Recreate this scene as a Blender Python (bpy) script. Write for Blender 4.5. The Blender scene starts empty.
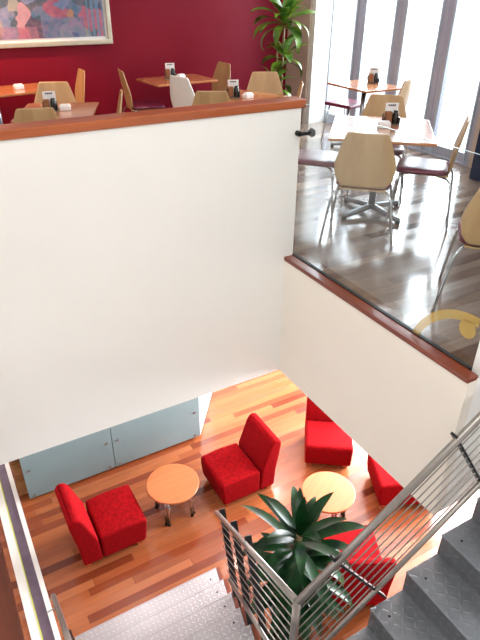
import bpy, bmesh, math, random
from mathutils import Vector, Matrix
random.seed(7)
S = bpy.context.scene
C = S.collection
PI = math.pi

# ------------------------------------------------------------------ helpers
def lin(c):
    return tuple(((v/255)/12.92 if v/255 <= 0.04045 else ((v/255+0.055)/1.055)**2.4) for v in c)

class NT:
    def __init__(s, name):
        s.m = bpy.data.materials.new(name); s.m.use_nodes = True
        s.t = s.m.node_tree; s.n = s.t.nodes; s.l = s.t.links
        s.b = s.n['Principled BSDF']; s.out = s.n['Material Output']
    def node(s, typ, **kw):
        n = s.n.new(typ)
        for k, v in kw.items(): setattr(n, k, v)
        return n
    def link(s, a, b): s.l.new(a, b)
    def math(s, op, a, b=None, c=None):
        n = s.n.new('ShaderNodeMath'); n.operation = op
        for i, v in enumerate((a, b, c)):
            if v is None: continue
            if isinstance(v, (int, float)): n.inputs[i].default_value = v
            else: s.l.new(v, n.inputs[i])
        return n.outputs[0]
    def coords(s, kind='Object'):
        return s.n.new('ShaderNodeTexCoord').outputs[kind]
    def mapping(s, vec, scale=(1,1,1), loc=(0,0,0), rot=(0,0,0)):
        m = s.n.new('ShaderNodeMapping'); m.inputs['Scale'].default_value = scale
        m.inputs['Location'].default_value = loc; m.inputs['Rotation'].default_value = rot
        s.l.new(vec, m.inputs['Vector']); return m.outputs[0]
    def noise(s, vec, scale, detail=3, rough=.5, dist=0):
        n = s.n.new('ShaderNodeTexNoise'); n.inputs['Scale'].default_value = scale
        n.inputs['Detail'].default_value = detail; n.inputs['Roughness'].default_value = rough
        n.inputs['Distortion'].default_value = dist
        s.l.new(vec, n.inputs['Vector']); return n
    def ramp(s, fac, stops, interp='LINEAR'):
        r = s.n.new('ShaderNodeValToRGB'); cr = r.color_ramp; cr.interpolation = interp
        while len(cr.elements) < len(stops): cr.elements.new(.5)
        for e, (p, c) in zip(cr.elements, stops):
            e.position = p; e.color = (*c, 1)
        s.l.new(fac, r.inputs[0]); return r.outputs[0]
    def mix(s, fac, a, b, mode='MIX'):
        n = s.n.new('ShaderNodeMix'); n.data_type = 'RGBA'; n.blend_type = mode
        for sock, v in ((n.inputs[0], fac), (n.inputs[6], a), (n.inputs[7], b)):
            if isinstance(v, (int, float)): sock.default_value = v
            elif isinstance(v, tuple): sock.default_value = (*v, 1)
            else: s.l.new(v, sock)
        return n.outputs[2]
    def bump(s, h, strength=.3, dist=.01):
        b = s.n.new('ShaderNodeBump'); b.inputs['Strength'].default_value = strength
        b.inputs['Distance'].default_value = dist
        s.l.new(h, b.inputs['Height']); s.l.new(b.outputs[0], s.b.inputs['Normal'])
    def base(s, c):
        if isinstance(c, tuple): s.b.inputs['Base Color'].default_value = (*c, 1)
        else: s.l.new(c, s.b.inputs['Base Color'])
    def set(s, rough=.5, metal=0, spec=.5, **kw):
        s.b.inputs['Roughness'].default_value = rough; s.b.inputs['Metallic'].default_value = metal
        s.b.inputs['Specular IOR Level'].default_value = spec
        for k, v in kw.items(): s.b.inputs[k].default_value = v
        return s.m

def plain(name, rgb, rough=.5, metal=0, spec=.5, var=.04, scale=6, bump=0, **kw):
    t = NT(name); v = t.coords()
    n = t.noise(v, scale, 4)
    c = lin(rgb)
    t.base(t.ramp(n.outputs[0], [(.3, tuple(x*(1-var) for x in c)), (.7, tuple(min(1, x*(1+var)) for x in c))]))
    if bump: t.bump(n.outputs[0], bump, .004)
    return t.set(rough, metal, spec, **kw)

def planks(name, stops, width, length, rough, spec, grain=.18, coat=0):
    """boards running along x"""
    t = NT(name); v = t.coords()
    sep = t.node('ShaderNodeSeparateXYZ'); t.link(v, sep.inputs[0])
    row = t.math('FLOOR', t.math('DIVIDE', sep.outputs[1], width))
    wn = t.node('ShaderNodeTexWhiteNoise', noise_dimensions='1D'); t.link(row, wn.inputs['W'])
    off = t.math('MULTIPLY', wn.outputs[0], 7.3)
    xx = t.math('ADD', t.math('DIVIDE', sep.outputs[0], length), off)
    col = t.math('FLOOR', xx)
    cmb = t.node('ShaderNodeCombineXYZ'); t.link(row, cmb.inputs[0]); t.link(col, cmb.inputs[1])
    wn2 = t.node('ShaderNodeTexWhiteNoise', noise_dimensions='2D'); t.link(cmb.outputs[0], wn2.inputs['Vector'])
    c = t.ramp(wn2.outputs[0], [(p, lin(k)) for p, k in stops])
    gv = t.mapping(v, (2.2, 38, 1))
    g = t.noise(gv, 1.0, 5, .6)
    gr = t.ramp(g.outputs[0], [(.25, (1-grain*1.6,)*3), (.75, (1+grain*.2,)*3)])
    c = t.mix(1.0, c, gr, 'MULTIPLY')
    fy = t.math('FRACT', t.math('DIVIDE', sep.outputs[1], width))
    fx = t.math('FRACT', xx)
    seam = t.math('MAXIMUM', t.math('LESS_THAN', fy, .025), t.math('LESS_THAN', fx, .0035))
    c = t.mix(t.math('MULTIPLY', seam, .45), c, (.05, .025, .012))
    t.base(c)
    t.bump(t.math('ADD', t.math('MULTIPLY', g.outputs[0], .3), t.math('SUBTRACT', 1, seam)), .04, .003)
    m = t.set(rough, 0, spec, **{'Coat Weight': coat, 'Coat Roughness': .12})
    wn3 = t.node('ShaderNodeTexWhiteNoise', noise_dimensions='3D'); t.link(t.mapping(cmb.outputs[0], loc=(3.1,7.7,1.3)), wn3.inputs['Vector'])
    t.link(t.math('ADD', t.math('MULTIPLY', wn3.outputs[0], rough*.9), rough*.6), t.b.inputs['Roughness'])
    return m

def wood(name, a, b, rough=.4, along=0, scale=1.0, spec=.5, coat=0):
    t = NT(name); v = t.coords()
    sc = [22, 22, 22]; sc[along] = 1.6
    g = t.noise(t.mapping(v, tuple(x*scale for x in sc)), 1.0, 5, .6, .4)
    t.base(t.ramp(g.outputs[0], [(.25, lin(b)), (.75, lin(a))]))
    t.bump(g.outputs[0], .03, .003)
    return t.set(rough, 0, spec, **{'Coat Weight': coat, 'Coat Roughness': .1})

def fabric(name, a, b):
    t = NT(name); v = t.coords()
    n1 = t.noise(t.mapping(v, (30, 30, 90)), 1.0, 4, .7)
    n2 = t.noise(v, 260, 2, .6)
    f = t.math('ADD', t.math('MULTIPLY', n1.outputs[0], .7), t.math('MULTIPLY', n2.outputs[0], .3))
    t.base(t.ramp(f, [(.34, lin(b)), (.66, lin(a))]))
    t.bump(f, .35, .006)
    return t.set(.9, 0, .08)

def checkerplate(name, rgb, ax, ay, rough=.42, metal=.7, cell=.055, var=.15, contrast=.4):
    t = NT(name); v = t.coords()
    sep = t.node('ShaderNodeSeparateXYZ'); t.link(v, sep.inputs[0])
    x = t.math('DIVIDE', sep.outputs[ax], cell); y = t.math('DIVIDE', sep.outputs[ay], cell)
    par = t.math('FLOORED_MODULO', t.math('ADD', t.math('FLOOR', x), t.math('FLOOR', y)), 2)
    px = t.math('SUBTRACT', t.math('FRACT', x), .5); py = t.math('SUBTRACT', t.math('FRACT', y), .5)
    a = t.math('ABSOLUTE', t.math('ADD', px, py)); b = t.math('ABSOLUTE', t.math('SUBTRACT', px, py))
    def bar(u, w):
        d = t.math('ADD', t.math('POWER', t.math('DIVIDE', u, .62), 2), t.math('POWER', t.math('DIVIDE', w, .2), 2))
        return t.math('MAXIMUM', t.math('SUBTRACT', 1, d), 0)
    h = t.math('ADD', t.math('MULTIPLY', bar(a, b), par), t.math('MULTIPLY', bar(b, a), t.math('SUBTRACT', 1, par)))
    h = t.math('MINIMUM', t.math('MULTIPLY', h, 2), 1)
    n = t.noise(v, 7, 5, .6)
    c = lin(rgb)
    base = t.ramp(n.outputs[0], [(.3, tuple(k*(1-var) for k in c)), (.7, tuple(k*(1+var) for k in c))])
    t.base(t.mix(t.math('MULTIPLY', h, contrast), base, tuple(min(1, k*1.5) for k in c)))
    t.bump(h, .45, .003)
    return t.set(rough, metal, .5)

def glassy(name, tint, alpha, rough=.02):
    """thin architectural pane: see-through with a Fresnel reflection"""
    t = NT(name)
    tr = t.node('ShaderNodeBsdfTransparent'); tr.inputs[0].default_value = (*tint, 1)
    gl = t.node('ShaderNodeBsdfGlossy'); gl.inputs['Roughness'].default_value = rough
    fr = t.node('ShaderNodeFresnel'); fr.inputs['IOR'].default_value = 1.35
    mx = t.node('ShaderNodeMixShader')
    f = t.math('MULTIPLY', fr.outputs[0], alpha)
    t.link(f, mx.inputs[0]); t.link(tr.outputs[0], mx.inputs[1]); t.link(gl.outputs[0], mx.inputs[2])
    t.link(mx.outputs[0], t.out.inputs[0])
    return t.m

# ---- bmesh shape builders
def bx(bm, lo, hi, bev=0, seg=2):
    r = bmesh.ops.create_cube(bm, size=1)
    vs = r['verts']
    for v in vs:
        v.co = Vector([lo[i] + (v.co[i]+.5)*(hi[i]-lo[i]) for i in range(3)])
    if bev:
        es = {e for v in vs for e in v.link_edges}
        bmesh.ops.bevel(bm, geom=list(es), offset=bev, segments=seg, affect='EDGES', profile=.5)
    return vs

def obox(bm, a, b, w, t, up=Vector((0,0,1))):
    """bar of width w (sideways) and thickness t (up-ish) from a to b"""
    a = Vector(a); b = Vector(b); d = (b-a).normalized()
    s = d.cross(up)
    if s.length < 1e-4: s = d.cross(Vector((0,1,0)))
    s.normalize(); u = s.cross(d).normalized()
    q = []
    for p in (a, b):
        for i, j in ((-1,-1),(1,-1),(1,1),(-1,1)):
            q.append(bm.verts.new(p + s*(i*w/2) + u*(j*t/2)))
    for f in ((0,1,2,3),(7,6,5,4),(0,4,5,1),(1,5,6,2),(2,6,7,3),(3,7,4,0)):
        bm.faces.new([q[k] for k in f])

def catmull(pts, n=6):
    P = [Vector(p) for p in pts]
    if len(P) < 3: return P
    Q = [P[0]*2-P[1]] + P + [P[-1]*2-P[-2]]
    out = []
    for i in range(1, len(Q)-2):
        for k in range(n):
            t = k/n
            a, b, c, d = Q[i-1], Q[i], Q[i+1], Q[i+2]
            out.append(.5*((2*b) + (c-a)*t + (2*a-5*b+4*c-d)*t*t + (3*b-a-3*c+d)*t**3))
    out.append(P[-1]); return out

def tube(bm, pts, r, n=8, caps=True):
    P = [Vector(p) for p in pts]
    rings = []; prev = None
    for i, p in enumerate(P):
        d = (P[min(i+1, len(P)-1)] - P[max(i-1, 0)]).normalized()
        if prev is None:
            s = d.cross(Vector((0,0,1)))
            if s.length < 1e-3: s = d.cross(Vector((1,0,0)))
        else:
            s = prev - d*prev.dot(d)
        s.normalize(); prev = s; u = d.cross(s)
        rr = r[i] if isinstance(r, (list, tuple)) else r
        rings.append([bm.verts.new(p + s*math.cos(2*PI*k/n)*rr + u*math.sin(2*PI*k/n)*rr) for k in range(n)])
    for A, B in zip(rings, rings[1:]):
        for k in range(n):
            bm.faces.new((A[k], A[(k+1) % n], B[(k+1) % n], B[k]))
    if caps:
        bm.faces.new(rings[0][::-1]); bm.faces.new(rings[-1])

def lathe(bm, prof, n=32, c=(0,0,0)):
    """prof: (r, z) list"""
    rings = []
    for r, z in prof:
        if r < 1e-5: rings.append([bm.verts.new((c[0], c[1], c[2]+z))])
        else: rings.append([bm.verts.new((c[0]+r*math.cos(2*PI*k/n), c[1]+r*math.sin(2*PI*k/n), c[2]+z)) for k in range(n)])
    for A, B in zip(rings, rings[1:]):
        for k in range(n):
            a = [A[k % len(A)], A[(k+1) % len(A)], B[(k+1) % len(B)], B[k % len(B)]]
            u = []
            for v in a:
                if v not in u: u.append(v)
            if len(u) > 2:
                try: bm.faces.new(u)
                except ValueError: pass

def obj(name, bm, mat, parent=None, smooth=False, wn=False, loc=None, rotz=0):
    bmesh.ops.recalc_face_normals(bm, faces=bm.faces)
    me = bpy.data.meshes.new(name); bm.to_mesh(me); bm.free()
    if smooth:
        for p in me.polygons: p.use_smooth = True
    o = bpy.data.objects.new(name, me); C.objects.link(o)
    for m in (mat if isinstance(mat, (list, tuple)) else [mat]): me.materials.append(m)
    if parent: o.parent = parent
    if loc: o.location = loc
    if rotz: o.rotation_euler = (0,0,rotz)
    if wn:
        m = o.modifiers.new('wn', 'WEIGHTED_NORMAL'); m.keep_sharp = True
    return o
def BM(): return bmesh.new()
def boxobj(name, lo, hi, mat, parent=None, bev=0, **kw):
    bm = BM(); bx(bm, lo, hi, bev); return obj(name, bm, mat, parent, smooth=bool(bev), wn=bool(bev), **kw)
def struct(name, lo, hi, mat, bev=0):
    o = boxobj(name, lo, hi, mat, None, bev); o['kind'] = 'structure'; return o
def thing(name, label, cat, loc=(0,0,0), rotz=0, group=None):
    o = bpy.data.objects.new(name, None); C.objects.link(o)
    o.empty_display_size = .1
    o.location = loc; o.rotation_euler = (0,0,rotz); o['label'] = label; o['category'] = cat
    if group: o['group'] = group
    return o
def tag(o, label, cat, group=None):
    o['label'] = label; o['category'] = cat
    if group: o['group'] = group
    return o
def dup(root, loc, rotz, label, group=None):
    r = root.copy(); C.objects.link(r); r.location = loc; r.rotation_euler = (0,0,rotz); r['label'] = label
    if group: r['group'] = group
    for ch in list(root.children):
        c = ch.copy(); C.objects.link(c); c.parent = r
        for g in ch.children:
            d = g.copy(); C.objects.link(d); d.parent = c
    return r
def face_rot(fx, fy):           # rotation that turns local +y towards (fx, fy)
    return math.atan2(-fx, fy)

# ------------------------------------------------------------------ materials
F = -3.1857                      # lower floor level; the cafe floor is z = 0
RH = -F/18; GO = .2468           # stair riser and going
M = {}
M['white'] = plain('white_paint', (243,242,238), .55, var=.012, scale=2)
M['cream'] = plain('cream_paint', (238,230,219), .6, var=.012, scale=2)
M['redwall'] = plain('crimson_wall_paint', (124,8,34), .5, var=.06, scale=1.5, spec=.2)
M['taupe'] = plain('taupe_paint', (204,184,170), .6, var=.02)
M['cap'] = wood('red_timber_cap', (188,98,46), (146,68,32), .32, 0, .8, coat=.25)
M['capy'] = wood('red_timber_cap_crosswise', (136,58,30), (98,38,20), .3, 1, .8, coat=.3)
M['floor'] = planks('mixed_hardwood_boards', [(0,(102,42,24)),(.1,(136,66,38)),(.3,(162,88,50)),(.7,(178,104,62)),(.92,(150,76,44)),(1,(126,56,32))], .085, 1.7, .24, .6)
M['cafefloor'] = planks('polished_cafe_boards', [(0,(96,68,56)),(.3,(132,106,92)),(.7,(164,140,124)),(1,(116,90,78))], .085, 1.1, .17, .7, coat=.35)
M['landing'] = wood('dark_red_timber', (112,50,26), (70,26,12), .4, 1, .8)
M['plate1'] = checkerplate('checkerplate_tread', (138,142,148), 0, 1, .42, .7, .05, contrast=.12)
M['plate1r'] = checkerplate('checkerplate_riser', (126,128,132), 1, 2, .45, .75)
M['plate2'] = checkerplate('pale_checkerplate_tread', (182,180,184), 0, 1, .38, .7, cell=.042, var=.07, contrast=.5)
M['plate2r'] = checkerplate('pale_checkerplate_riser', (150,150,150), 0, 2, .4, .75)
M['steel'] = plain('brushed_steel', (158,153,148), .36, .85, var=.05, scale=30)
M['chrome'] = plain('polished_chrome', (205,208,212), .12, 1, var=.02)
M['castalu'] = plain('cast_aluminium', (168,174,182), .28, .9, var=.03)
M['black'] = plain('black_steel', (22,23,26), .4, .3, var=.1)
M['ply'] = wood('pale_plywood', (200,164,118), (178,140,96), .38, 2, .6, coat=.15)
M['plytop'] = wood('maple_table_top', (198,132,84), (176,106,62), .24, 0, .6, spec=.8, coat=.7)
M['beech'] = wood('beech_table_top', (206,118,68), (186,98,52), .3, 0, .6, coat=.3)
M['edge'] = wood('plywood_edge', (176,118,70), (120,78,46), .45, 0, 1)
M['vinyl'] = plain('plum_vinyl', (112,34,62), .3, var=.05, spec=.6, bump=.05, scale=60)
M['redfab'] = fabric('red_woven_upholstery', (170,12,20), (104,4,10))
M['legwood'] = wood('timber_foot', (190,98,52), (150,70,36), .4, 2, 1)
M['frost'] = plain('frosted_glass', (124,146,149), .3, var=.03, spec=.5, scale=3)
M['frostw'] = plain('pale_frosted_glass', (214,226,228), .35, var=.02, spec=.5)
M['leaf'] = None
M['glass'] = glassy('clear_glass', (.95,.975,.975), .16)
M['winglass'] = glassy('window_glass', (.985,.99,.995), .2)
M['seal'] = plain('black_seal', (18,18,20), .5)
M['frame'] = plain('grey_window_frame', (180,182,196), .4, .2, var=.03)
M['framelight'] = plain('pale_blue_frame', (186,200,214), .35, .2, var=.03)
M['yellow'] = plain('yellow_vinyl', (206,170,66), .5, var=.03, Alpha=.6)
M['navy'] = plain('navy_fabric', (28,42,72), .7, var=.1)
M['silver'] = plain('champagne_frame', (214,208,188), .3, .6, var=.05, scale=20)
M['matboard'] = plain('white_mat_board', (236,234,232), .7, var=.01)
M['paper'] = plain('white_paper', (242,240,240), .6, var=.01)
M['ink'] = plain('dark_ink', (50,48,58), .6)
M['sugar'] = plain('brown_sachets', (142,92,58), .6, var=.25, scale=120)
M['darkjar'] = plain('black_pepper_jar', (34,34,30), .25, var=.2, scale=80)
M['acrylic'] = plain('smoky_holder', (96,88,82), .2, var=.05)
M['pot'] = plain('black_pot', (24,24,26), .4)
M['soil'] = plain('potting_soil', (44,32,24), .9, var=.3, scale=90)
M['stem'] = plain('woody_stem', (150,128,96), .7, var=.15, scale=40)
M['channel'] = plain('plum_grey_channel', (112,98,116), .35, .3, var=.12, scale=12)
M['limeline'] = plain('lime_edge', (206,214,90), .5)

def leafmat(name, a, b, rough, spec=.5):
    t = NT(name); v = t.coords()
    n = t.noise(v, 9, 3)
    t.base(t.ramp(n.outputs[0], [(.3, lin(b)), (.7, lin(a))]))
    return t.set(rough, 0, spec)
M['leaf'] = leafmat('dark_dracaena_leaf', (22,72,30), (4,28,12), .34, .28)
M['leaf2'] = leafmat('green_dracaena_leaf', (112,150,40), (18,66,24), .28)

# ------------------------------------------------------------------ the setting
WB = 4.25; WX = 3.15; XL = -3.9; YE = -1.684; SB = -.986
struct('floor', (XL,-4.2,F-.1), (WX,WB,F), M['floor'])
struct('floor_upper', (0.06,YE+.01,-.12), (WX,WB,0), M['cafefloor'])
struct('floor_upper_rear', (XL,.12,-.12), (.06,WB,0), M['cafefloor'])
struct('wall_parapet', (XL,0,SB), (.068,.12,1.05), M['white'])
struct('trim_1', (XL,-.012,1.05), (.098,.135,1.10), M['cap'], .006)
struct('wall_fascia', (0,YE,SB), (.07,0,-.002), M['cream'])
struct('wall_return', (.07,YE,SB), (WX,YE+.06,-.002), M['white'])
struct('ceiling_lower', (.07,YE+.06,SB), (WX,0,SB+.08), M['white'])
struct('ceiling_lower_rear', (XL,.12,SB), (WX,WB,SB+.08), M['white'])
struct('trim_2', (-.008,YE,-.002), (.066,0,.028), M['capy'], .004)
struct('wall_end', (.09,YE+.004,.0), (WX,YE+.06,1.05), M['white'])
struct('wall_back', (XL,WB,-.986), (WX+.1,WB+.12,2.85), M['redwall'])
struct('wall_back_lower', (XL,WB,F), (WX+.1,WB+.12,-.986), M['cream'])
struct('ceiling', (XL,.12,2.75), (WX,WB,2.85), M['white'])
struct('ceiling_atrium', (XL,-4.3,4.6), (WX+.1,.12,4.7), M['white'])  # roof out of view, added to block ambient light from the sky
struct('wall_bulkhead', (XL,.12,2.85), (WX+.1,.24,4.7), M['white'])
struct('wall_rear', (XL,-4.3,F), (WX+.1,-4.2,4.6), M['white'])  # wall behind the camera, added to keep out sky light and bounce the rest
struct('wall_side', (XL-.1,-4.3,F), (XL,WB+.12,4.7), M['white'])  # unseen side wall, added to close off sky light likewise
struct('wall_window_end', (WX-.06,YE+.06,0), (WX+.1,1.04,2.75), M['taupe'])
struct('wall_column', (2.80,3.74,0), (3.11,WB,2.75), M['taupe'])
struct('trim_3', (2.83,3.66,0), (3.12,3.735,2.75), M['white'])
struct('floor_landing', (XL,-4.2,-.06), (-2.232,-.35,0), M['landing'])
struct('trim_4', (-2.146,.03,F), (-2.100,4.2,F+.02), M['white'])
struct('trim_5', (-2.236,.03,F), (-2.146,4.2,F+.006), M['channel'])
struct('trim_6', (-2.246,.03,F), (-2.236,4.2,F+.012), M['limeline'])
struct('trim_7', (-2.325,.03,F), (-2.246,4.2,F+.008), M['white'])

# window wall of folding glazed doors along x = WX
edges = [3.735, 3.10, 2.40, 1.705, 1.04]
k = 0
for a, b in zip(edges, edges[1:]):
    k += 1
    bm = BM()
    st = .085
    bx(bm, (WX-.03, b+.005, .02), (WX+.03, b+st, 2.72)); bx(bm, (WX-.03, a-st, .02), (WX+.03, a-.005, 2.72))
    bx(bm, (WX-.025, b+st, .02), (WX+.025, a-st, .12)); bx(bm, (WX-.025, b+st, 2.62), (WX+.025, a-st, 2.72))
    w = obj('window_%d' % k, bm, M['frame']); w['kind'] = 'structure'
    bm = BM(); bx(bm, (WX-.045, a-st-.016, .03), (WX-.03, a-st+.012, 2.71)); bx(bm, (WX-.045, b+st-.012, .03), (WX-.03, b+st+.004, 2.71))
    obj('window_bead', bm, M['framelight'], w)
    bm = BM(); bx(bm, (WX-.004, b+st, .12), (WX+.004, a-st, 2.62)); obj('window_pane', bm, M['winglass'], w)
struct('trim_8', (WX-.06,1.04,0), (WX+.06,3.735,.02), M['frame'])
# glazing of the lower level on the same side
edges = [4.2, 3.0, 1.8, .6, -.6, -1.7]
for a, b in zip(edges, edges[1:]):
    k += 1
    bm = BM(); st = .06
    bx(bm, (WX-.03, b, F), (WX+.03, b+st, SB)); bx(bm, (WX-.03, a-st, F), (WX+.03, a, SB))
    bx(bm, (WX-.03, b+st, F), (WX+.03, a-st, F+.1)); bx(bm, (WX-.03, b+st, SB-.08), (WX+.03, a-st, SB))
    w = obj('window_%d' % k, bm, M['frame']); w['kind'] = 'structure'
    bm = BM(); bx(bm, (WX-.004, b+st, F+.1), (WX+.004, a-st, SB-.08)); obj('window_pane', bm, M['winglass'], w)

# ------------------------------------------------------------------ glass balustrade
g = thing('glass_balustrade', 'clear frameless glass balustrade panel on the timber sill beside the cafe floor', 'glass panel')
boxobj('pane', (.068,-1.626,.012), (.078,-.006,1.075), M['glass'], g)
boxobj('edge', (.068,-1.626,1.0751), (.078,-.006,1.0766), M['frost'], g)
boxobj('seal', (.062,-1.626,.0), (.086,0,.034), M['seal'], g)
bm = BM()                                            # yellow vinyl motif: a disc inside a broken ring
def ringpoly(bm, cy, cz, r0, r1, a0, a1, n=28, sy=1.0):
    A = []
    for i in range(n+1):
        t = a0+(a1-a0)*i/n
        A.append((bm.verts.new((.0665, cy+math.cos(t)*r0*sy, cz+math.sin(t)*r0)), bm.verts.new((.0665, cy+math.cos(t)*r1*sy, cz+math.sin(t)*r1))))
    for (a, b), (c, d) in zip(A, A[1:]): bm.faces.new((a, b, d, c))
cy, cz = -1.555, .235
vs = [bm.verts.new((.0665, cy+math.cos(2*PI*i/32)*.052, cz+math.sin(2*PI*i/32)*.052)) for i in range(32)]
bm.faces.new(vs)
ringpoly(bm, -1.6, -.075, .35, .40, math.radians(15), math.radians(92), n=36)
o = obj('decal', bm, M['yellow'], g); o['label'] = 'yellow disc and arc motif'
b_ = thing('glass_fixing', 'small black round fixing on the end of the white parapet beside the glass', 'fixing', (.045,-.001,.895))
bm = BM(); tube(bm, [(0,0,0),(0,-.03,0)], .018, 12); obj('rose', bm, M['black'], b_)
bm = BM(); tube(bm, [(0,-.03,0),(.075,-.035,0)], .012, 12); tube(bm, [(.075,-.035,0),(.09,-.035,0),(.105,-.035,0)], [.02,.03,.026], 14); obj('knob', bm, M['black'], b_, True)

# ------------------------------------------------------------------ frosted glass screens (lower level)
def screen(label, p, q, mat):
    p = Vector((*p, 0)); q = Vector((*q, 0)); d = q-p; L = d.length
    t = thing('glass_screen', label, 'glass screen', (p.x, p.y, F), math.atan2(d.y, d.x), None)
    boxobj('panel', (0,0,.035), (L,.012,1.15), mat, t)
    for x in (.06, L-.06):
        for z in (.07, .43, 1.05):
            bm = BM(); tube(bm, [(x,-.012,z),(x,.05,z)], .013, 12); obj('bolt', bm, M['steel'], t)
    return t
screen('frosted glass screen panel nearest the left edge, behind the lone red chair', (-2.0,1.762), (-1.025,1.762), M['frost'])
screen('frosted glass screen panel right of the seam, behind the small round table', (-1.018,1.762), (.075,1.762), M['frost'])
screen('pale glass screen panel turned away at the end of the frosted screen', (.085,1.768), (.60,2.45), M['frostw'])
t = thing('screen_base', 'dark plinth strip running under the frosted glass screen', 'plinth', (0,0,F))
bm = BM(); bx(bm, (-2.0,1.815,0), (.06,1.85,.9)); obj('plinth_board', bm, M['black'], t)
t = thing('shelf_unit', 'brown timber shelf unit glimpsed past the left end of the frosted screen', 'shelf unit', (-2.09,1.86,F))
boxobj('side_panel', (.24,0,0), (.36,.03,1.1), M['landing'], t)
boxobj('back_panel', (0,.25,0), (.36,.27,1.1), M['pot'], t)
for z in (.03,.28,.55): boxobj('shelf', (0,.0,z), (.36,.25,z+.05), M['edge'], t)

# ------------------------------------------------------------------ stairs
t = thing('staircase', 'dark grey checkerplate stair flight descending from the right to the landing', 'staircase', (0,0,0))
X0, YS = .2555, -1.773
for kk in range(-4, 6):
    x = X0-kk*GO; z = -(5+kk)*RH
    xe = x+GO+.012 if kk < 5 else x
    if kk < 5:
        bm = BM(); bx(bm, (x-.006,-3.15,z-.012), (x+GO+.004,YS,z), .003, 1)
        tube(bm, [(x+.0,-3.15,z-.008),(x+.0,YS,z-.008)], .009, 8)
        o = obj('tread', bm, M['plate1'], t, True, True)
        bm = BM(); tube(bm, [(x+.06,YS-.09,z-.002),(x+.06,YS-.09,z+.0012)], .008, 10); obj('screw', bm, M['black'], o)
    bm = BM(); bx(bm, (x,-3.15,z-RH), (x+.006,YS,z-.01)); obj('riser', bm, M['plate1r'], t)
sx0, sx1 = X0-5*GO, X0+4*GO
sl = RH/GO
zz = lambda x: -(5*RH)+(x-X0)*sl
for yy in (-3.19, YS-.10):
    bm = BM(); vs = []
    for y in (yy, yy+.03):
        vs.append([bm.verts.new((x, y, z)) for x, z in ((sx0, zz(sx0)-.20), (sx1, zz(sx1)-.20), (sx1, zz(sx1)-.42), (sx0, zz(sx0)-.42))])
    bm.faces.new(vs[0]); bm.faces.new(vs[1][::-1])
    for i in range(4): bm.faces.new((vs[0][i], vs[0][(i+1)%4], vs[1][(i+1)%4], vs[1][i]))
    obj('stringer', bm, M['black'], t)
ZL = -10*RH
boxobj('landing_plate', (-2.07,-3.15,ZL-.05), (sx0,-1.815,ZL), M['plate1'], t)

t = thing('staircase', 'pale checkerplate stair flight running down to the timber floor', 'staircase', (0,0,0))
Y0 = -.081; XR0 = -.657; SP = .225
def xr(y): return XR0+SP*(y-Y0)
XLs = -2.0
for kk in range(0, 7):
    y = Y0-kk*GO; z = F+(kk+1)*RH
    y2 = y-GO-.004
    bm = BM()
    q = []
    for zc in (z-.012, z):
        q.append([bm.verts.new(p) for p in ((XLs,y+.006,zc),(xr(y),y+.006,zc),(xr(y2),y2,zc),(XLs,y2,zc))])
    bm.faces.new(q[0]); bm.faces.new(q[1])
    for i in range(4): bm.faces.new((q[0][i], q[0][(i+1)%4], q[1][(i+1)%4], q[1][i]))
    tube(bm, [(XLs,y,z-.007),(xr(y),y,z-.007)], .009, 8)
    o = obj('tread', bm, M['plate2'], t, True, True)
    bm = BM(); tube(bm, [(xr(y)-.1,y-.08,z-.002),(xr(y)-.1,y-.08,z+.0012)], .008, 10); obj('screw', bm, M['black'], o)
    bm = BM(); bx(bm, (XLs,y-.006,z-RH), (xr(y),y,z-.01)); obj('riser', bm, M['plate2r'], t)
    bm = BM(); obox(bm, (xr(y)+.022,y+.0,z-RH/2), (xr(y2)+.022,y2+.03,z-RH/2), .03, RH)
    o = obj('timber_end', bm, M['capy'], t); o['label'] = 'red timber block at the tread end'
bm = BM(); obox(bm, (XLs-.03,Y0,F+.1), (XLs-.03,Y0-7*GO,ZL-.05), .04, .25)
obj('stringer', bm, M['black'], t)

# ------------------------------------------------------------------ railings
# flight on the right
t = thing('stair_railing', 'steel wire railing rising to the right along the dark stair flight', 'railing')
P = Vector((-1.048,-1.773,-.927)); sl1 = .695
Q = P+Vector((2.4,0,2.4*sl1)); d = (Q-P).normalized(); perp = Vector((d.z,0,-d.x))
bm = BM(); tube(bm, [P,Q], .021, 14); obj('handrail', bm, M['steel'], t, True)
B1 = Vector((-.716,-1.773,-1.41)); db = d
Bs = B1-d*.42; Be = B1+d*2.4
bm = BM(); tube(bm, [Bs,Be], .016, 12); obj('bottom_rail', bm, M['steel'], t, True)
gap = (B1-P).dot(perp)
NWI = 7
for i in range(NWI):
    o_ = gap*(i+1)/(NWI+1)
    bm = BM(); tube(bm, [P+perp*o_-d*(o_*.695), Q+perp*o_], .0042, 6); obj('wire', bm, M['steel'], t, True)
for (px, pz) in ((-.815,-.765), (-.136,-.21), (.55,.27)):
    a = P+d*((Vector((px,-1.773,pz))-P).dot(d))
    bm = BM(); obox(bm, a-perp*.045+Vector((0,.014,0)), a+perp*.77+Vector((0,.014,0)), .014, .034, Vector((0,1,0)))
    o = obj('post', bm, M['black'], t); o['label'] = 'black flat steel post'
bm = BM(); tube(bm, [P+Vector((0,0,.012)), P+Vector((0,0,-.2)), (P.x,P.y,ZL)], .022, 14); obj('corner_post', bm, M['steel'], t, True)
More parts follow.
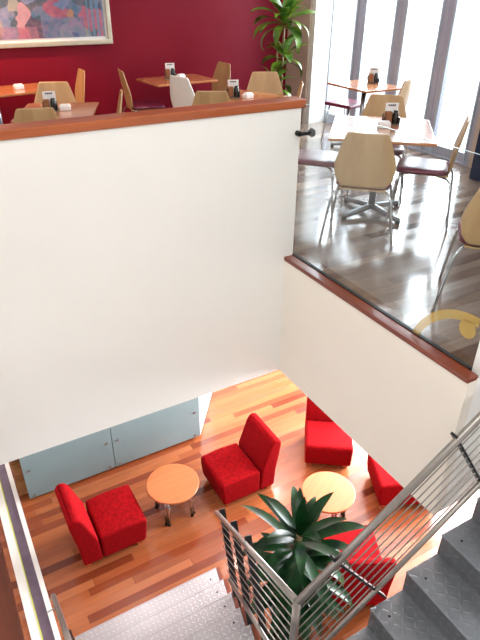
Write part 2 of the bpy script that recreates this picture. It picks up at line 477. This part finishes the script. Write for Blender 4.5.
# flight towards the floor
t = thing('stair_railing', 'steel wire railing with black posts beside the pale lower stair flight', 'railing')
P = Vector((-1.035,-1.758,-.95)); Q = Vector((-.672,-.145,-2.165))
d = (Q-P).normalized(); sd = Vector((d.x,d.y,0)).normalized(); perp = Vector((sd.x*d.z, sd.y*d.z, -math.hypot(d.x,d.y)))
bm = BM(); tube(bm, [P,Q], .02, 14); obj('handrail', bm, M['steel'], t, True)
b1 = Vector((-.763,-.549,-2.522)); b2 = Vector((-.95,-1.381,-1.946)); db = (b2-b1).normalized()
bm = BM(); tube(bm, [b1-db*.02, b2+db*.36], .016, 12); obj('bottom_rail', bm, M['steel'], t, True)
gap = (b1-P).dot(perp)
side = Vector((sd.y,-sd.x,0))
for i in range(7):
    o_ = gap*(i+1)/8
    bm = BM(); tube(bm, [P+perp*o_+d*(.71*o_), Q+perp*o_-d*.08], .0042, 6); obj('wire', bm, M['steel'], t, True)
LL = (Q-P).length
for s_ in (LL-.09, LL-.52, LL-.95):
    a = P+d*s_+side*.036
    bm = BM(); obox(bm, a-perp*.04, a+perp*.80, .018, .05, side)
    o = obj('post', bm, M['black'], t); o['label'] = 'black flat steel post'
# wall side handrail of the lower flight
t = thing('stair_handrail', 'short grey handrail end at the left side of the pale stair flight', 'handrail')
h0 = Vector((-2.075,-.12,F+.17+.70)); dl = Vector((0,-1,sl)).normalized()
bm = BM(); tube(bm, [h0, h0+dl*1.6], .02, 12); obj('rail', bm, M['steel'], t, True)
for s_ in (.12, 1.1):
    a = h0+dl*s_
    bm = BM(); tube(bm, [a+Vector((0,0,-.01)), a+Vector((-.02,0,-.08)), a+Vector((-.07,0,-.09))], .006, 8); obj('bracket', bm, M['steel'], t, True)

# ------------------------------------------------------------------ red armchairs
def make_armchair(label):
    t = thing('red_armchair', label, 'armchair')
    bm = BM()
    W = .268
    prof = [(-.13,.065),(.315,.065),(.335,.20),(.345,.335),(.325,.365),(.10,.378),(-.13,.36)]
    def extr(prof, W, bev, seg, taper=None):
        A = [bm.verts.new((-W, y, z)) for y, z in prof]; B = [bm.verts.new((W, y, z)) for y, z in prof]
        bm.faces.new(A); bm.faces.new(B[::-1])
        n = len(prof)
        for i in range(n): bm.faces.new((A[i], B[i], B[(i+1)%n], A[(i+1)%n]))
        bmesh.ops.recalc_face_normals(bm, faces=bm.faces)
        es = [e for e in bm.edges if len(e.link_faces) == 2 and e.calc_face_angle(0) > .5]
        bmesh.ops.bevel(bm, geom=es, offset=bev, segments=seg, affect='EDGES', profile=.5)
    extr(prof, W, .028, 4)
    obj('seat', bm, M['redfab'], t, True, True)
    bm = BM()
    prof = [(-.13,.065),(-.32,.065),(-.335,.30),(-.385,.60),(-.39,.66),(-.37,.705),(-.33,.72),(-.285,.705),(-.255,.66),(-.21,.53),(-.15,.36)]
    extr(prof, W, .024, 4)
    obj('backrest', bm, M['redfab'], t, True, True)
    for sx in (-1, 1):
        for y in (-.27, .25):
            bm = BM()
            x = sx*.205
            vs = []
            for s, z in ((.024, 0), (.034, .07)):
                vs.append([bm.verts.new((x+i*s, y+j*s, z)) for i, j in ((-1,-1),(1,-1),(1,1),(-1,1))])
            bm.faces.new(vs[0]); bm.faces.new(vs[1])
            for i in range(4): bm.faces.new((vs[0][i], vs[0][(i+1)%4], vs[1][(i+1)%4], vs[1][i]))
            o = obj('leg', bm, M['legwood'], t); 
    return t
G = 'red lounge chairs around the low tables'
a0 = make_armchair('red armless lounge chair standing alone left of the orange low table')
a0['group'] = G; a0.location = (-1.40,.885,F); a0.rotation_euler = (0,0,face_rot(1,0))
dup(a0, (.12,.87,F), face_rot(-1,0), 'red armless lounge chair between the two low tables, its back to the pale one', G)
dup(a0, (1.32,.80,F), face_rot(-.58,-.82), 'red armless lounge chair cut off by the white slab, behind the pale low table', G)
dup(a0, (1.66,-.117,F), face_rot(-.9,.44), 'red armless lounge chair mostly hidden under the slab, right of the pale table', G)
dup(a0, (.45,-.70,F), face_rot(.45,.89), 'red armless lounge chair seen from behind, half hidden by the leafy plant', G)

# ------------------------------------------------------------------ low tables
def make_low(label):
    t = thing('coffee_table', label, 'coffee table')
    bm = BM(); lathe(bm, [(0,.395),(.268,.395),(.274,.399),(.276,.408),(.274,.417),(.268,.42),(0,.42)], 56)
    obj('table_top', bm, M['beech'], t, True, True)
    for q_ in range(4):
        a = PI/2*q_+PI/4
        for s_ in (-.09, .09):
            bm = BM(); tube(bm, [(math.cos(a+s_)*.19, math.sin(a+s_)*.19, .396), (math.cos(a+s_)*.205, math.sin(a+s_)*.205, .012)], .0155, 12)
            l = obj('leg', bm, M['chrome'], t, True)
            bm = BM(); tube(bm, [(math.cos(a+s_)*.205, math.sin(a+s_)*.205, 0), (math.cos(a+s_)*.205, math.sin(a+s_)*.205, .02)], .018, 12)
            obj('foot', bm, M['black'], l)
    bm = BM(); lathe(bm, [(0,.375),(.2,.375),(.2,.396),(0,.396)], 32); obj('under_plate', bm, M['black'], t)
    return t
l0 = make_low('round orange timber low table beside the frosted glass screen')
l0.location = (-.665,.872,F); l0.rotation_euler = (0,0,.0)
dup(l0, (.69,-.015,F), .5, 'round low table gleaming pale, in front of the leafy dark plant')

# ------------------------------------------------------------------ cafe chairs
def make_chair(label):
    t = thing('cafe_chair', label, 'chair')
    bm = BM()                                        # seat cushion
    nx, ny = 12, 12; top = []
    def sup(u, v):                                   # rounded square
        x, y = u, v
        r = math.hypot(x, y)
        if r < 1e-6: return 0, 0
        m = max(abs(x), abs(y)); e = 5.0
        k = m/((abs(x)**e+abs(y)**e)**(1/e)) 
        return x*k, y*k
    for zz_, sgn in ((.455, 1), (.425, -1)):
        G_ = []
        for j in range(ny+1):
            row = []
            for i in range(nx+1):
                x, y = sup(2*i/nx-1, 2*j/ny-1)
                e = max(abs(2*i/nx-1), abs(2*j/ny-1))
                z = zz_ + (.014*(1-e**6) if sgn > 0 else .004)
                w = .212 if y > 0 else .205
                yy = y*.205+.01
                z -= .012*max(0, y)**4
                row.append(bm.verts.new((x*w, yy, z)))
            G_.append(row)
        for j in range(ny):
            for i in range(nx): bm.faces.new((G_[j][i], G_[j][i+1], G_[j+1][i+1], G_[j+1][i]))
        top.append(G_)
    def border(G_):
        return G_[0][:] + [r[-1] for r in G_[1:]] + G_[-1][-2::-1] + [r[0] for r in G_[-2:0:-1]]
    A, B = border(top[0]), border(top[1])
    for i in range(len(A)): bm.faces.new((A[i], A[(i+1)%len(A)], B[(i+1)%len(B)], B[i]))
    obj('seat', bm, M['vinyl'], t, True, True)
    bm = BM()                                        # ply shell: tail under the seat + shaped back
    outline = [(a_, b_*1.07) for a_, b_ in [(-.02,.148),(.0,.165),(.03,.185),(.10,.203),(.15,.206),(.20,.196),(.30,.166),(.36,.147),(.385,.138),(.398,.124)]]
    nu = 14; rows = []
    def pos(u, s, off):
        # s up the back, u in -1..1
        w = 0
        for (s0, w0), (s1, w1) in zip(outline, outline[1:]):
            if s0 <= s <= s1: w = w0+(w1-w0)*(s-s0)/(s1-s0)
        x = u*w
        y = -.205-.0-.16*s+.05*max(0, .06-s)/.06*0 + .55*x*x - off
        z = .46+s*.965
        return (x, y, z)
    SS = [-.02,.0,.03,.06,.10,.15,.20,.25,.30,.36,.385,.398]
    sides = []
    for off in (0, .011):
        G_ = [[bm.verts.new(pos(2*i/nu-1, s, off)) for i in range(nu+1)] for s in SS]
        for j in range(len(SS)-1):
            for i in range(nu): bm.faces.new((G_[j][i], G_[j][i+1], G_[j+1][i+1], G_[j+1][i]))
        sides.append(G_)
    A, B = border(sides[0]), border(sides[1])
    for i in range(len(A)): bm.faces.new((A[i], A[(i+1)%len(A)], B[(i+1)%len(B)], B[i]))
    obj('backrest', bm, M['ply'], t, True, True)
    bm = BM(); bx(bm, (-.17,-.20,.412), (.17,.16,.424), .004); obj('seat_board', bm, M['ply'], t, True, True)
    for sx in (-1, 1):
        bm = BM(); tube(bm, catmull([(sx*.09,-.05,.408),(sx*.14,-.13,.408),(sx*.185,-.195,.40),(sx*.215,-.225,.36),(sx*.232,-.24,.28),(sx*.27,-.265,.0)], 6), .0095, 10)
        obj('leg', bm, M['chrome'], t, True)
        bm = BM(); tube(bm, catmull([(sx*.09,.05,.408),(sx*.14,.13,.408),(sx*.175,.165,.40),(sx*.2,.19,.36),(sx*.215,.2,.28),(sx*.245,.225,.0)], 6), .0095, 10)
        obj('leg', bm, M['chrome'], t, True)
    bm = BM(); tube(bm, [(-.09,-.06,.404),(-.09,.06,.404)], .0095, 8); tube(bm, [(.09,-.06,.404),(.09,.06,.404)], .0095, 8)
    obj('seat_frame', bm, M['chrome'], t, True)
    return t
CG = 'plywood cafe chairs on the upper floor'
c0 = make_chair('pale plywood chair with its broad back to us at the glass-side table')
c0['group'] = CG
c0.location = (.80,.14,0); c0.rotation_euler = (0,0,face_rot(.70,.71))
def chair(x, y, fx, fy, label): return dup(c0, (x,y,0), face_rot(fx,fy), label, CG)
chair(.84,.82,.66,-.75,'chair showing only its plum seat, left of the glass-side table')
chair(1.47,.18,-.65,.76,'chair seen edge-on right of the glass-side table, chrome legs towards us')
chair(1.60,.86,-.68,-.73,'plywood chair facing us across the glass-side table, behind the menu card')
chair(.765,-1.095,.75,.66,'plywood chair cut off by the right edge of the photo')
chair(2.56,1.92,-.45,.9,'pale plywood chair washed out by window light, at the window table')
chair(.42,3.72,1,-.15,'plywood chair facing right at the left end of the wall table')
chair(1.28,3.77,-1,-.05,'plywood chair at the right end of the wall table, against the red wall')
wc = chair(.80,3.05,.96,.28,'chair with a white back, in front of the wall table')
chair(.56,2.22,.46,.89,'plywood chair whose top edge peeps over the parapet before the plant-side table')
chair(1.45,2.62,-.46,-.89,'plywood chair facing us between the plant-side table and the tall plant')
chair(1.25,2.12,-.83,.55,'chair seen edge-on at the right end of the plant-side table by the white post')
chair(-1.16,2.17,.2,.98,'plywood chair nearest the left edge, its top rising over the timber cap')
chair(-.84,2.96,-.36,-.93,'plywood chair facing us across the table nearest the left edge')
chair(-.58,2.42,-.95,.3,'chair seen edge-on right of the table nearest the left edge')
chair(-.50,3.96,-1,.05,'plywood chair side-on against the red wall, right of the orange table')
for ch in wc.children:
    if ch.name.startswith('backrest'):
        ch.data = ch.data.copy(); ch.data.materials[0] = M['white']; ch['label'] = 'white backrest'  # this one chair's back is switched from plywood to white
# stool at the window
t = thing('window_stool', 'plum topped chrome stool under the window table', 'stool', (2.61,2.59,0), .2)
bm = BM(); bx(bm, (-.2,-.2,.435), (.2,.2,.475), .014, 3); obj('seat', bm, M['vinyl'], t, True, True)
for sx in (-1,1):
    for sy in (-1,1):
        bm = BM(); tube(bm, [(sx*.15,sy*.15,.435),(sx*.2,sy*.2,0)], .009, 8); obj('leg', bm, M['chrome'], t, True)

# ------------------------------------------------------------------ cafe tables
def cafe_table(label, c, rot, sx, sy, mat=None, foot_rot=PI/4):
    t = thing('cafe_table', label, 'table', (c[0],c[1],0), rot, 'square cafe tables')
    bm = BM(); bx(bm, (-sx/2,-sy/2,.697), (sx/2,sy/2,.72), .004, 2); tp = obj('table_top', bm, mat or M['plytop'], t, True, True)
    bm = BM(); tube(bm, [(0,0,.05),(0,0,.69)], .03, 20); obj('column', bm, M['castalu'], t, True)
    bm = BM(); bx(bm, (-.14,-.14,.685), (.14,.14,.697)); obj('top_plate', bm, M['black'], t)
    for k_ in range(4):
        a = foot_rot+k_*PI/2; ca, sa = math.cos(a), math.sin(a)
        bm = BM()
        pts = [(0,.075,.032),(.12,.06,.028),(.25,.045,.022),(.33,.038,.016)]
        rows = []
        for r_, z_, w_ in pts:
            rows.append([bm.verts.new((ca*r_-sa*s*w_, sa*r_+ca*s*w_, z_+dz)) for s, dz in ((-1,-.022),(1,-.022),(.6,.012),(-.6,.012))])
        for A, B in zip(rows, rows[1:]):
            for i in range(4): bm.faces.new((A[i], A[(i+1)%4], B[(i+1)%4], B[i]))
        bm.faces.new(rows[0]); bm.faces.new(rows[-1])
        f = obj('foot', bm, M['castalu'], t, True, True)
        bm = BM(); tube(bm, [(ca*.315,sa*.315,0),(ca*.315,sa*.315,.03)], .02, 12); obj('glide', bm, M['black'], f, True)
    return t
cafe_table('square table behind the glass balustrade, its star base in full view', (1.205,.455), math.radians(-41.5), .80, .88)
cafe_table('table against the tall window doors, washed pale by daylight', (2.55,2.24), 0, .56, .70)
cafe_table('table standing alone in the middle of the red wall', (.81,3.62), .08, .80, .58)
cafe_table('table before the tall plant, its corner over the parapet end', (.885,2.18), math.radians(25), .78, .62)
cafe_table('table nearest the left edge behind the parapet, chairs on three sides', (-.93,2.36), math.radians(-22), .66, .80)
cafe_table('orange lit table by the red wall at the far left under the painting', (-1.26,3.72), math.radians(8), 1.15, .58)

# ------------------------------------------------------------------ table things
def make_caddy(label):
    t = thing('condiment_caddy', label, 'condiment holder', (0,0,0), 0, 'condiment caddies on the tables')
    bm = BM(); bx(bm, (-.065,-.04,0), (.065,.045,.012), .003); bx(bm, (-.065,-.04,.012), (-.06,.045,.06)); bx(bm, (.06,-.04,.012), (.065,.045,.06)); bx(bm, (-.065,.04,.012), (.065,.045,.08))
    obj('tray', bm, M['acrylic'], t)
    bm = BM(); bx(bm, (-.052,.03,.012), (.058,.036,.165), .001, 1); cd = obj('menu_card', bm, M['paper'], t); cd['label'] = 'white menu card'
    bm = BM()
    for i in range(4): bx(bm, (-.028+i*.016,.0275,.142), (-.016+i*.016,.0305,.154))
    obj('print', bm, M['ink'], cd)
    bm = BM(); bx(bm, (-.056,-.032,.012), (-.004,.02,.105), .004); o = obj('sachet_pack', bm, M['sugar'], t); o['label'] = 'brown sugar sachets'
    bm = BM(); lathe(bm, [(0,.012),(.024,.012),(.025,.02),(.025,.085),(.019,.095),(.019,.112),(0,.114)], 18, (.03,-.008,0)); o = obj('jar', bm, M['darkjar'], t, True); o['label'] = 'dark glass jar'
    return t
cad0 = make_caddy('condiment caddy with white card on the table behind the glass balustrade')
cad0.location = (1.36,.52,.7205); cad0.rotation_euler = (0,0,-.45)
CDG = 'condiment caddies on the tables'
dup(cad0, (-.99,2.36,.7205), -.2, 'condiment caddy on the table nearest the left edge behind the parapet', CDG)
dup(cad0, (.76,3.70,.7205), -.3, 'condiment caddy on the lone table against the red wall', CDG)
dup(cad0, (.80,2.21,.7205), -.35, 'condiment caddy on the table before the tall plant', CDG)
dup(cad0, (2.70,2.28,.7205), -.6, 'small dark condiment caddy on the window table', CDG)
dup(cad0, (-1.33,3.62,.7205), -.2, 'condiment caddy on the orange lit table at the far left', CDG)
def make_napkin(label):
    t = thing('napkin_holder', label, 'napkin holder', (0,0,0), 0, 'white napkin holders on the tables')
    bm = BM(); bx(bm, (-.05,-.035,0), (.05,.035,.042), .006, 2); obj('box', bm, M['paper'], t, True, True)
    bm = BM(); bx(bm, (-.042,-.024,.042), (.042,.024,.052), .003, 1); obj('napkins', bm, M['paper'], t)
    return t
NG = 'white napkin holders on the tables'
n0 = make_napkin('white napkin holder left of the caddy on the table behind the glass'); n0.location = (1.23,.46,.7205); n0.rotation_euler = (0,0,-.5)
dup(n0, (-.86,2.36,.7205), -.25, 'white napkin holder on the table nearest the left edge', NG)
dup(n0, (.86,3.62,.7205), .4, 'white napkin holder on the lone table against the red wall', NG)
dup(n0, (.92,2.12,.7205), .3, 'white napkin holder on the table before the tall plant', NG)
dup(n0, (-1.0,3.72,.7205), .1, 'white napkin holder on the orange lit table at the far left', NG)

# ------------------------------------------------------------------ plants
def leaf(bm, base, az, el, L, W, droop, n=11, fold=.22, twist=0):
    base = Vector(base); p = base.copy(); e = el
    h = Vector((math.cos(az), math.sin(az), 0)); sidev = Vector((-math.sin(az), math.cos(az), 0))
    prev = None
    for i in range(n+1):
        t = i/n
        w = W*(.32+.68*math.sin(min(1, t/.5)*PI/2))*(1-max(0, (t-.5)/.5)**2.2)
        w = max(w, .001)
        d = h*math.cos(e)+Vector((0,0,1))*math.sin(e)
        nrm = sidev.cross(d)*-1
        s = (sidev*math.cos(twist*t)+nrm*math.sin(twist*t))
        row = [bm.verts.new(p-s*w+nrm*w*fold), bm.verts.new(p), bm.verts.new(p+s*w+nrm*w*fold)]
        if prev:
            for k_ in range(2): bm.faces.new((prev[k_], prev[k_+1], row[k_+1], row[k_]))
        prev = row
        p = p+d*(L/n); e -= droop/n*(.3+1.4*t)
def plant_foliage(bm, c, n, L, W, el_hi, el_lo, droop, rnd, hgt):
    for i in range(n):
        t = i/(n-1)
        az = i*2.39996+rnd.uniform(-.25,.25)
        el = el_hi+(el_lo-el_hi)*t+rnd.uniform(-.1,.1)
        leaf(bm, (c[0]+math.cos(az)*.015, c[1]+math.sin(az)*.015, c[2]-hgt*t), az, el, L*rnd.uniform(.82,1.1)*(.75+.35*min(1,t*2)), W*rnd.uniform(.85,1.1), droop*rnd.uniform(.7,1.2)*(.3+.9*t), twist=rnd.uniform(-.4,.4))
rnd = random.Random(11)
px_, py_ = -.33, -.86
t = thing('potted_plant', 'dark glossy leafy plant in a black pot behind the stair railings', 'plant', (px_,py_,F))
bm = BM(); lathe(bm, [(0,0),(.14,0),(.155,.02),(.185,.36),(.195,.38),(.175,.38),(.165,.33),(0,.33)], 36); obj('pot', bm, M['pot'], t, True, True)
bm = BM(); lathe(bm, [(0,.345),(.1,.35),(.172,.34),(.16,.33),(0,.33)], 24); obj('soil', bm, M['soil'], t, True)
bm = BM(); tube(bm, catmull([(0,0,.33),(.01,0,.6),(0,.01,.9),(0,0,1.30)], 5), [.026]*16, 10); obj('stem', bm, M['stem'], t, True)
bm = BM()
leaf(bm, (0,0,1.28), .4, 1.50, .42, .045, .05)
plant_foliage(bm, (0,0,1.34), 32, .50, .045, 1.0, .1, 2.2, rnd, .36)
plant_foliage(bm, (0,0,1.02), 28, .46, .046, .6, .0, 2.2, rnd, .3)
plant_foliage(bm, (0,0,.75), 28, .42, .046, .5, -.1, 2.0, rnd, .3)
obj('foliage', bm, M['leaf'], t, True)

rnd = random.Random(5)
t = thing('tall_plant', 'tall leafy potted plant in the corner of the red wall by the column', 'plant', (2.19,3.455,0))
bm = BM(); lathe(bm, [(0,0),(.15,0),(.2,.32),(.18,.32),(.17,.28),(0,.28)], 32); obj('pot', bm, M['pot'], t, True, True)
for (sx, sy, zt) in ((.02,0,1.24),(-.05,.03,.98),(-.10,-.04,.72)):
    bm = BM(); tube(bm, catmull([(sx*.3,sy*.3,.27),(sx*.7,sy,zt*.5),(sx,sy,zt)], 5), .013, 8); obj('stem', bm, M['stem'], t, True)
for (sx, sy, zt, n, L) in ((.02,0,1.38,24,.44),(.04,.0,.98,14,.32),(-.10,-.02,.66,12,.30)):
    bm = BM(); plant_foliage(bm, (sx,sy,zt), n, L, .058, 1.1, -.1, 1.9, rnd, .14); obj('foliage', bm, M['leaf2'], t, True)

# ------------------------------------------------------------------ painting
t = thing('framed_painting', 'large abstract painting in a pale metal frame on the red wall', 'painting', (0,WB,0))
X1 = .256; X0p = -2.6; Z0 = 1.075; Z1 = 2.45; fw = .05
bm = BM()
for lo, hi in (((X0p,-.045,Z0),(X1,-.005,Z0+fw)),((X0p,-.045,Z1-fw),(X1,-.005,Z1)),((X0p,-.045,Z0+fw),(X0p+fw,-.005,Z1-fw)),((X1-fw,-.045,Z0+fw),(X1,-.005,Z1-fw))): bx(bm, lo, hi, .006, 2)
obj('frame', bm, M['silver'], t, True, True)
boxobj('mat_board', (X0p+fw,-.02,Z0+fw), (X1-fw,-.006,Z1-fw), M['matboard'], t)
nt = NT('abstract_paint_and_reflections'); v = nt.coords()
vv = nt.mapping(v, (1,1,1))
n1 = nt.noise(vv, 2.2, 2, .5, 1.2)
mixv = nt.node('ShaderNodeMix', data_type='VECTOR'); mixv.inputs[0].default_value = .3
nt.link(vv, mixv.inputs[4]); nt.link(n1.outputs[1], mixv.inputs[5])
vor = nt.node('ShaderNodeTexVoronoi'); vor.inputs['Scale'].default_value = 8.5; nt.link(mixv.outputs[1], vor.inputs['Vector'])
sepc = nt.node('ShaderNodeSeparateColor'); nt.link(vor.outputs['Color'], sepc.inputs[0])
pal = nt.ramp(sepc.outputs[0], [(0,lin((190,92,112))),(.14,lin((74,120,150))),(.28,lin((196,150,160))),(.4,lin((36,84,96))),(.52,lin((150,160,150))),(.64,lin((70,110,120))),(.76,lin((110,140,180))),(.88,lin((60,56,80))),(.95,lin((200,140,90)))], 'CONSTANT')
n2 = nt.noise(vv, 14, 4, .6)
sx = nt.node('ShaderNodeSeparateXYZ'); nt.link(mixv.outputs[1], sx.inputs[0])
sv = nt.node('ShaderNodeSeparateXYZ'); nt.link(vv, sv.inputs[0])
refl_block = nt.math('MULTIPLY', nt.math('MULTIPLY', nt.math('GREATER_THAN', sv.outputs[0], -.55), nt.math('LESS_THAN', sv.outputs[0], -.06)), nt.math('LESS_THAN', sv.outputs[2], 1.37))  # blue-grey rectangle: a reflection on the picture, put into its colour
pal = nt.mix(nt.math('MULTIPLY', refl_block, .6), pal, lin((96,122,168)))
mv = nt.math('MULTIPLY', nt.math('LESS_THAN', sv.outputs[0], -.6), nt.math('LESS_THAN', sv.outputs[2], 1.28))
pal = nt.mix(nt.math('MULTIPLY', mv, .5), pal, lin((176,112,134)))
refl_stripes = nt.math('MULTIPLY', nt.math('GREATER_THAN', sv.outputs[0], -.02), nt.math('GREATER_THAN', nt.math('FRACT', nt.math('MULTIPLY', sv.outputs[0], 16)), .45))  # teal stripes: window reflections in the picture glass, painted into the canvas colour
pal = nt.mix(nt.math('MULTIPLY', refl_stripes, .8), pal, lin((70,140,170)))
nt.base(nt.mix(.3, pal, nt.ramp(n2.outputs[0], [(.3,lin((70,90,120))),(.7,lin((200,150,160)))])))
nt.set(.25, 0, .5)
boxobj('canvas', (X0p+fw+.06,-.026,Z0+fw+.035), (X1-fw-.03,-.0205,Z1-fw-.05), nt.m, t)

# navy screen at the right edge
t = thing('navy_screen', 'navy blue fabric screen standing at the right edge near the windows', 'screen', (2.79,.60,0))
boxobj('panel', (-.02,-.45,.0), (.02,.14,1.5), M['navy'], t, .006)
boxobj('foot', (-.15,-.2,0), (.15,-.14,.02), M['black'], t)

# ------------------------------------------------------------------ light
w = bpy.data.worlds.new('World'); S.world = w; w.use_nodes = True
bg = w.node_tree.nodes['Background']; bg.inputs[0].default_value = (.9,.96,1,1); bg.inputs[1].default_value = 1.6
def area(name, loc, target, sx, sy, power, col=(1,1,1)):
    l = bpy.data.lights.new(name, 'AREA'); l.shape = 'RECTANGLE'; l.size = sx; l.size_y = sy; l.energy = power; l.color = col
    o = bpy.data.objects.new(name, l); C.objects.link(o); o.location = loc
    o.rotation_euler = (Vector(target)-Vector(loc)).to_track_quat('-Z','Y').to_euler(); return o
def spot(name, loc, target, power, col, ang=70, r=.05):
    l = bpy.data.lights.new(name, 'SPOT'); l.energy = power; l.color = col; l.spot_size = math.radians(ang); l.spot_blend = .6; l.shadow_soft_size = r
    o = bpy.data.objects.new(name, l); C.objects.link(o); o.location = loc
    o.rotation_euler = (Vector(target)-Vector(loc)).to_track_quat('-Z','Y').to_euler(); return o
area('cafe_window_daylight', (WX+.5,2.4,1.6), (0,1.2,.4), 2.7, 2.3, 230, (.86,.94,1))
area('lower_window_daylight', (WX+.35,.6,F+1.5), (0,.6,F), 4.0, 1.3, 760, (.95,.97,1))
area('skylight', (-2.2,-2.6,4.55), (-.8,-1.2,-.5), 3, 3, 165, (1,.98,.95))
spot('wall_downlight', (-1.5,3.6,2.7), (-1.35,3.95,.7), 260, (1,.60,.36), 80)

for x, y, p_ in ((-.9,2.5,45), (.75,2.9,40)):
    spot('cafe_downlight', (x,y,2.7), (x,y+.1,0), p_, (1,.78,.55), 100, .05)
for x, y, p_ in ((-1.1,1.15,14), (.35,1.3,18), (1.45,2.2,60)):  # last and strongest one is added to stand in for the floor's sheen
    spot('soffit_downlight_and_fill', (x,y,SB-.02), (x-.02,y-.05,F), p_, (1,.95,.9), 120, .05)

# ------------------------------------------------------------------ camera
yaw, pit, rol, fpx = .521505104, .542525498, .00792502, 564.729
fw_ = Vector((math.cos(pit)*math.sin(yaw), math.cos(pit)*math.cos(yaw), -math.sin(pit)))
rt = Vector((math.cos(yaw), -math.sin(yaw), 0)); up = rt.cross(fw_)
r2 = rt*math.cos(rol)+up*math.sin(rol); u2 = -rt*math.sin(rol)+up*math.cos(rol)
cd = bpy.data.cameras.new('Camera'); cam = bpy.data.objects.new('Camera', cd); C.objects.link(cam)
mat = Matrix((r2, u2, -fw_)).transposed().to_4x4(); mat.translation = Vector((-2.14869,-3.09312,1.74734))
cam.matrix_world = mat
cd.sensor_fit = 'VERTICAL'; cd.sensor_height = 24; cd.lens = fpx/640*24; cd.clip_start = .02
S.camera = cam
S.view_settings.view_transform = 'Standard'; S.view_settings.look = 'None'; S.view_settings.gamma = 1
S.view_settings.use_curve_mapping = False; S.view_settings.exposure = .3
